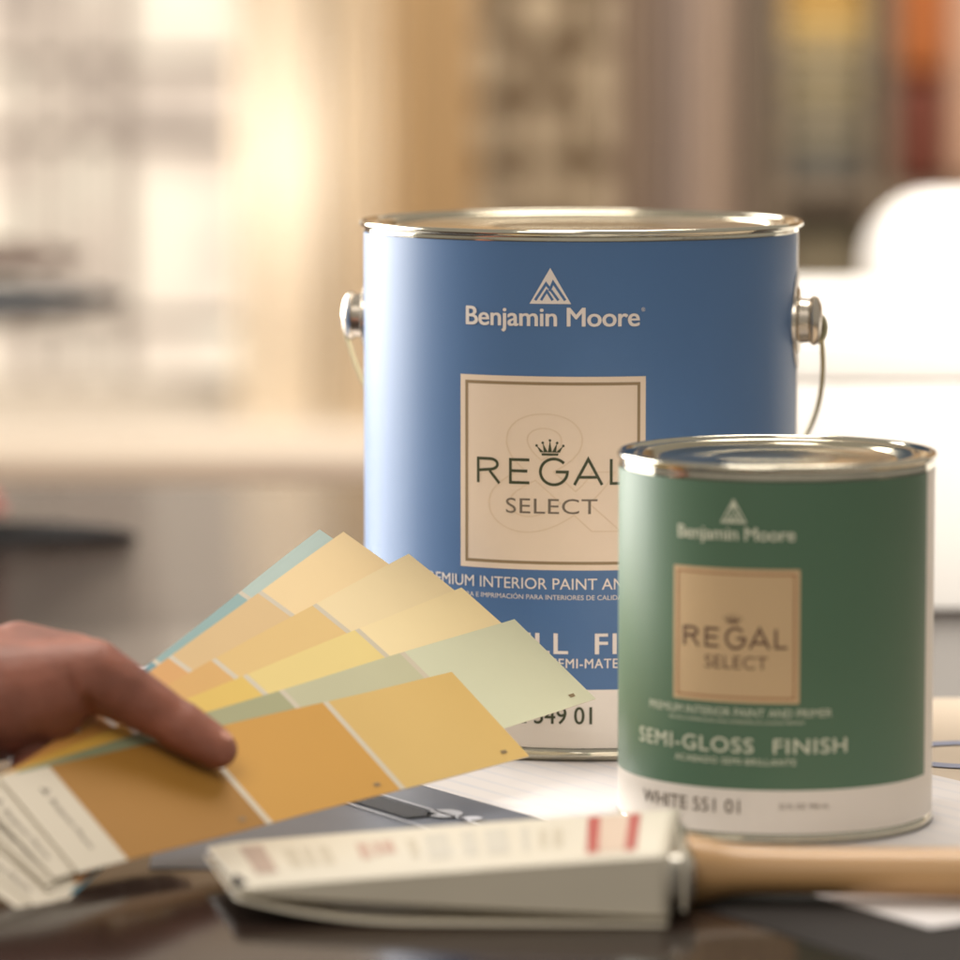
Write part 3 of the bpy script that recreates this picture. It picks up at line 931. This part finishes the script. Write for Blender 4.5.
# lit net curtain panel beside the window frame
def curtain(name, x0, x1, Y, folds, depth, m, label, z0=-.74, z1=1.55, seed=0, group=None):
    bm = bmesh.new(); n = max(24, int(folds*14)); nz = 10
    V = []
    for i in range(n+1):
        t = i/n; x = x0+(x1-x0)*t
        row = []
        for j in range(nz+1):
            z = z0+(z1-z0)*j/nz
            ph = 2*PI*folds*t + .5*math.sin(3*t+seed)
            row.append(bm.verts.new((x-(x0+x1)/2, depth*math.sin(ph)*(1-.25*j/nz), z-z0)))
        V.append(row)
    for i in range(n):
        for j in range(nz): bm.faces.new([V[i][j], V[i+1][j], V[i+1][j+1], V[i][j+1]])
    o = link_bm(name, bm, m); o.location = ((x0+x1)/2, Y, z0)
    sd_ = o.modifiers.new('s', 'SOLIDIFY'); sd_.thickness = .002
    tag(o, label, 'curtain', group)
    return o
def cloth(name, rgb, **k): return mat(name, rgb, rough=.85, **k)
Yc = 6.0; P = lambda px: (px-480)/4400*Yc
curtain('curtain', P(232), P(334), 6.1, 2.2, .02, mat('sheer_white_cloth', (222, 208, 186), rough=.9), 'sheer white curtain brightened by an added spot at the right side of the window', seed=1)
curtain('curtain', P(330), P(400), Yc, 2.0, .025, cloth('cream_cloth', (206, 188, 160)), 'cream curtain between the white sheer and the tan curtain', seed=2)
curtain('curtain', P(396), P(474), Yc-.05, 1.6, .025, cloth('tan_cloth', (168, 140, 100)), 'plain tan curtain directly left of the patterned one', seed=3)
def pattern():
    m = bpy.data.materials.new('round_motif_cloth'); m.use_nodes = True
    nt = m.node_tree; b = nt.nodes['Principled BSDF']; b.inputs['Roughness'].default_value = .85
    tc = nt.nodes.new('ShaderNodeTexCoord'); mp = nt.nodes.new('ShaderNodeMapping'); mp.inputs['Scale'].default_value = (12, .01, 12)
    v = nt.nodes.new('ShaderNodeTexVoronoi'); v.inputs['Randomness'].default_value = .35; v.inputs['Scale'].default_value = 1
    cr = nt.nodes.new('ShaderNodeValToRGB'); e = cr.color_ramp.elements
    cr.color_ramp.interpolation = 'EASE'
    e[0].position = .30; e[0].color = lin((172, 156, 130))+(1,); e[1].position = .5; e[1].color = lin((88, 70, 48))+(1,)
    nt.links.new(tc.outputs['Object'], mp.inputs['Vector']); nt.links.new(mp.outputs['Vector'], v.inputs['Vector'])
    nt.links.new(v.outputs['Distance'], cr.inputs['Fac']); nt.links.new(cr.outputs['Color'], b.inputs['Base Color'])
    return m
curtain('curtain', P(462), P(608), Yc-.02, 2.5, .015, pattern(), 'brown curtain with pale round motifs above the blue can', seed=4)
cs = [(600, 640, (150, 130, 110)), (636, 664, (118, 100, 84)), (660, 704, (140, 124, 112)), (700, 744, (172, 150, 130)), (740, 772, (104, 94, 84))]
nm = ['taupe curtain panel next to the round-motif curtain', 'narrow dark brown curtain panel right of the taupe one', 'grey-brown curtain panel in the middle of the striped row',
      'pale beige curtain panel near the shelves', 'dark grey curtain panel touching the shelf unit']
for (a, b_, c), l in zip(cs, nm):
    curtain('curtain', P(a), P(b_), Yc+.02, 1.5, .015, cloth('panel_cloth', c), l, seed=a)

# shelf unit with folded textiles
sh = empty('shelf_unit', (P(862), Yc, -.75))
tag(sh, 'dark open shelf unit in the right background', 'shelf unit')
DW = mat('dark_shelf_wood', (112, 98, 80), rough=.6)
for x in (-.135, .012, .30):
    bm = bmesh.new(); box(bm, (x-.012, -.16, 0), (x+.012, .16, 1.5)); link_bm('side_panel', bm, DW, sh, smooth=False)
for z in (.05, .42, .76, 1.14, 1.48):
    for x0, x1 in ((-.123, 0), (.024, .288)):
        bm = bmesh.new(); box(bm, (x0, -.158, z), (x1, .158, z+.018)); link_bm('shelf', bm, DW, sh, smooth=False)
bm = bmesh.new(); box(bm, (-.123, .150, .07), (.288, .1578, 1.46)); link_bm('back_panel', bm, DW, sh, smooth=False)
stack_cols = [
    (.778, [(120, 110, 96), (98, 100, 92), (150, 136, 108), (128, 122, 104), (168, 150, 108), (140, 132, 112), (190, 166, 112), (206, 170, 98), (196, 156, 84), (214, 172, 96)], 'yellowish'),
    (.438, [(96, 92, 84), (120, 112, 98), (104, 108, 100), (88, 84, 80), (126, 116, 100), (110, 104, 96), (134, 122, 98), (118, 108, 86), (138, 126, 100)], 'grey')]
def rank(i, n):
    up = ['bottom', 'second from the bottom', 'third from the bottom', 'fourth from the bottom', 'fifth from the bottom']
    dn = ['topmost', 'second from the top', 'third from the top', 'fourth from the top', 'fifth from the top']
    return up[i] if i < (n+1)//2 else dn[n-1-i]
for zb, cc, kind in stack_cols:
    for i, c in enumerate(cc):
        bm = bmesh.new(); w_ = random.uniform(.050, .056)
        box(bm, (-w_, -.13, 0), (w_, .12, .029), .010, segs=3)
        o = link_bm('folded_cloth', bm, cloth('folded_textile', [v*.88 for v in c]))
        o.location = (P(862)-.062, Yc, -.75 + zb + .0015 + i*.0305)
        tag(o, 'folded cloth, %s of the %s stack on the shelf unit' % (rank(i, len(cc)), kind), 'folded cloth', 'folded cloths stacked on the shelves')
for dx, z0, hw_, hh_, c, l in ((.068, .928, .036, .20, (160, 92, 44), 'orange cushion lying over the dark red one in the shelf at far right'),
                         (.068, .779, .036, .148, (98, 48, 32), 'dark red cushion under the orange one in the shelf at far right'),
                         (.158, .779, .050, .30, (186, 150, 124), 'tall beige cushion standing right of the orange one in the shelf')):
    o = bmesh.new(); box(o, (-hw_, -.06, 0), (hw_, .06, hh_), .026, segs=5)
    o = link_bm('cushion', o, cloth('cushion_cloth', c)); o.location = (P(862)+dx, Yc-.06, -.75+z0)
    tag(o, l, 'cushion', 'cushions on the shelf unit')

# ------------------------------------------------------------------ light
w = bpy.data.worlds.new('World'); scene.world = w; w.use_nodes = True
bg = w.node_tree.nodes['Background']; bg.inputs[0].default_value = (1.0, .92, .80, 1); bg.inputs[1].default_value = .27

def area(name, loc_, target, sx, sy, power, col):
    l = bpy.data.lights.new(name, 'AREA'); l.shape = 'RECTANGLE'; l.size = sx; l.size_y = sy; l.energy = power; l.color = col
    o = bpy.data.objects.new(name, l); COL.objects.link(o); o.location = loc_
    o.rotation_euler = (Vector(target)-Vector(loc_)).to_track_quat('-Z', 'Y').to_euler()
    return o
def spot(name, loc_, target, power, deg, col, rad=.1, blend=.6):
    l = bpy.data.lights.new(name, 'SPOT'); l.energy = power; l.spot_size = R(deg); l.spot_blend = blend; l.color = col; l.shadow_soft_size = rad
    o = bpy.data.objects.new(name, l); COL.objects.link(o); o.location = loc_
    o.rotation_euler = (Vector(target)-Vector(loc_)).to_track_quat('-Z', 'Y').to_euler()
    return o
area('window_light', (-1.20, 2.45, .50), (.05, 1.6, .10), 1.4, 1.0, 46, (1, .96, .91))
area('overhead_light', (.20, 2.05, 1.5), (.05, 1.6, 0), .8, .6, 11, (1, .92, .83))
area('front_fill', (-.5, .2, 1.5), (.05, 1.6, .05), 1.0, .8, 8, (1, .92, .84))
area('backdrop_fill', (.3, 3.8, 2.0), (.2, 6.2, -.1), 1.6, .6, 85, (1, .92, .84))  # added area lamp that brightens the wall and curtains behind
spot('carton_boost_spot', (1.0, 1.15, .55), (.40, 2.0, .06), 62, 34, (1, .95, .88))  # added spot without a real source, bleaches the carton front
spot('armchair_boost_spot', (1.4, 2.2, 1.2), (.64, 3.3, .05), 260, 32, (1, .95, .88))  # extra unseen spot put in to bleach the white armchair
spot('curtain_boost_spot', (-.7, 4.5, .7), (P(285), 6.1, .06), 80, 9.5, (1, .99, 1))  # made-up narrow spot giving the sheer curtain its bright patch

scene.view_settings.view_transform = 'Standard'; scene.view_settings.look = 'None'
scene.view_settings.exposure = .62; scene.view_settings.gamma = 1
scene.render.engine = 'CYCLES'
scene.cycles.use_denoising = True
scene.cycles.max_bounces = 8
scene.cycles.caustics_reflective = False; scene.cycles.caustics_refractive = False
bpy.context.view_layer.update()
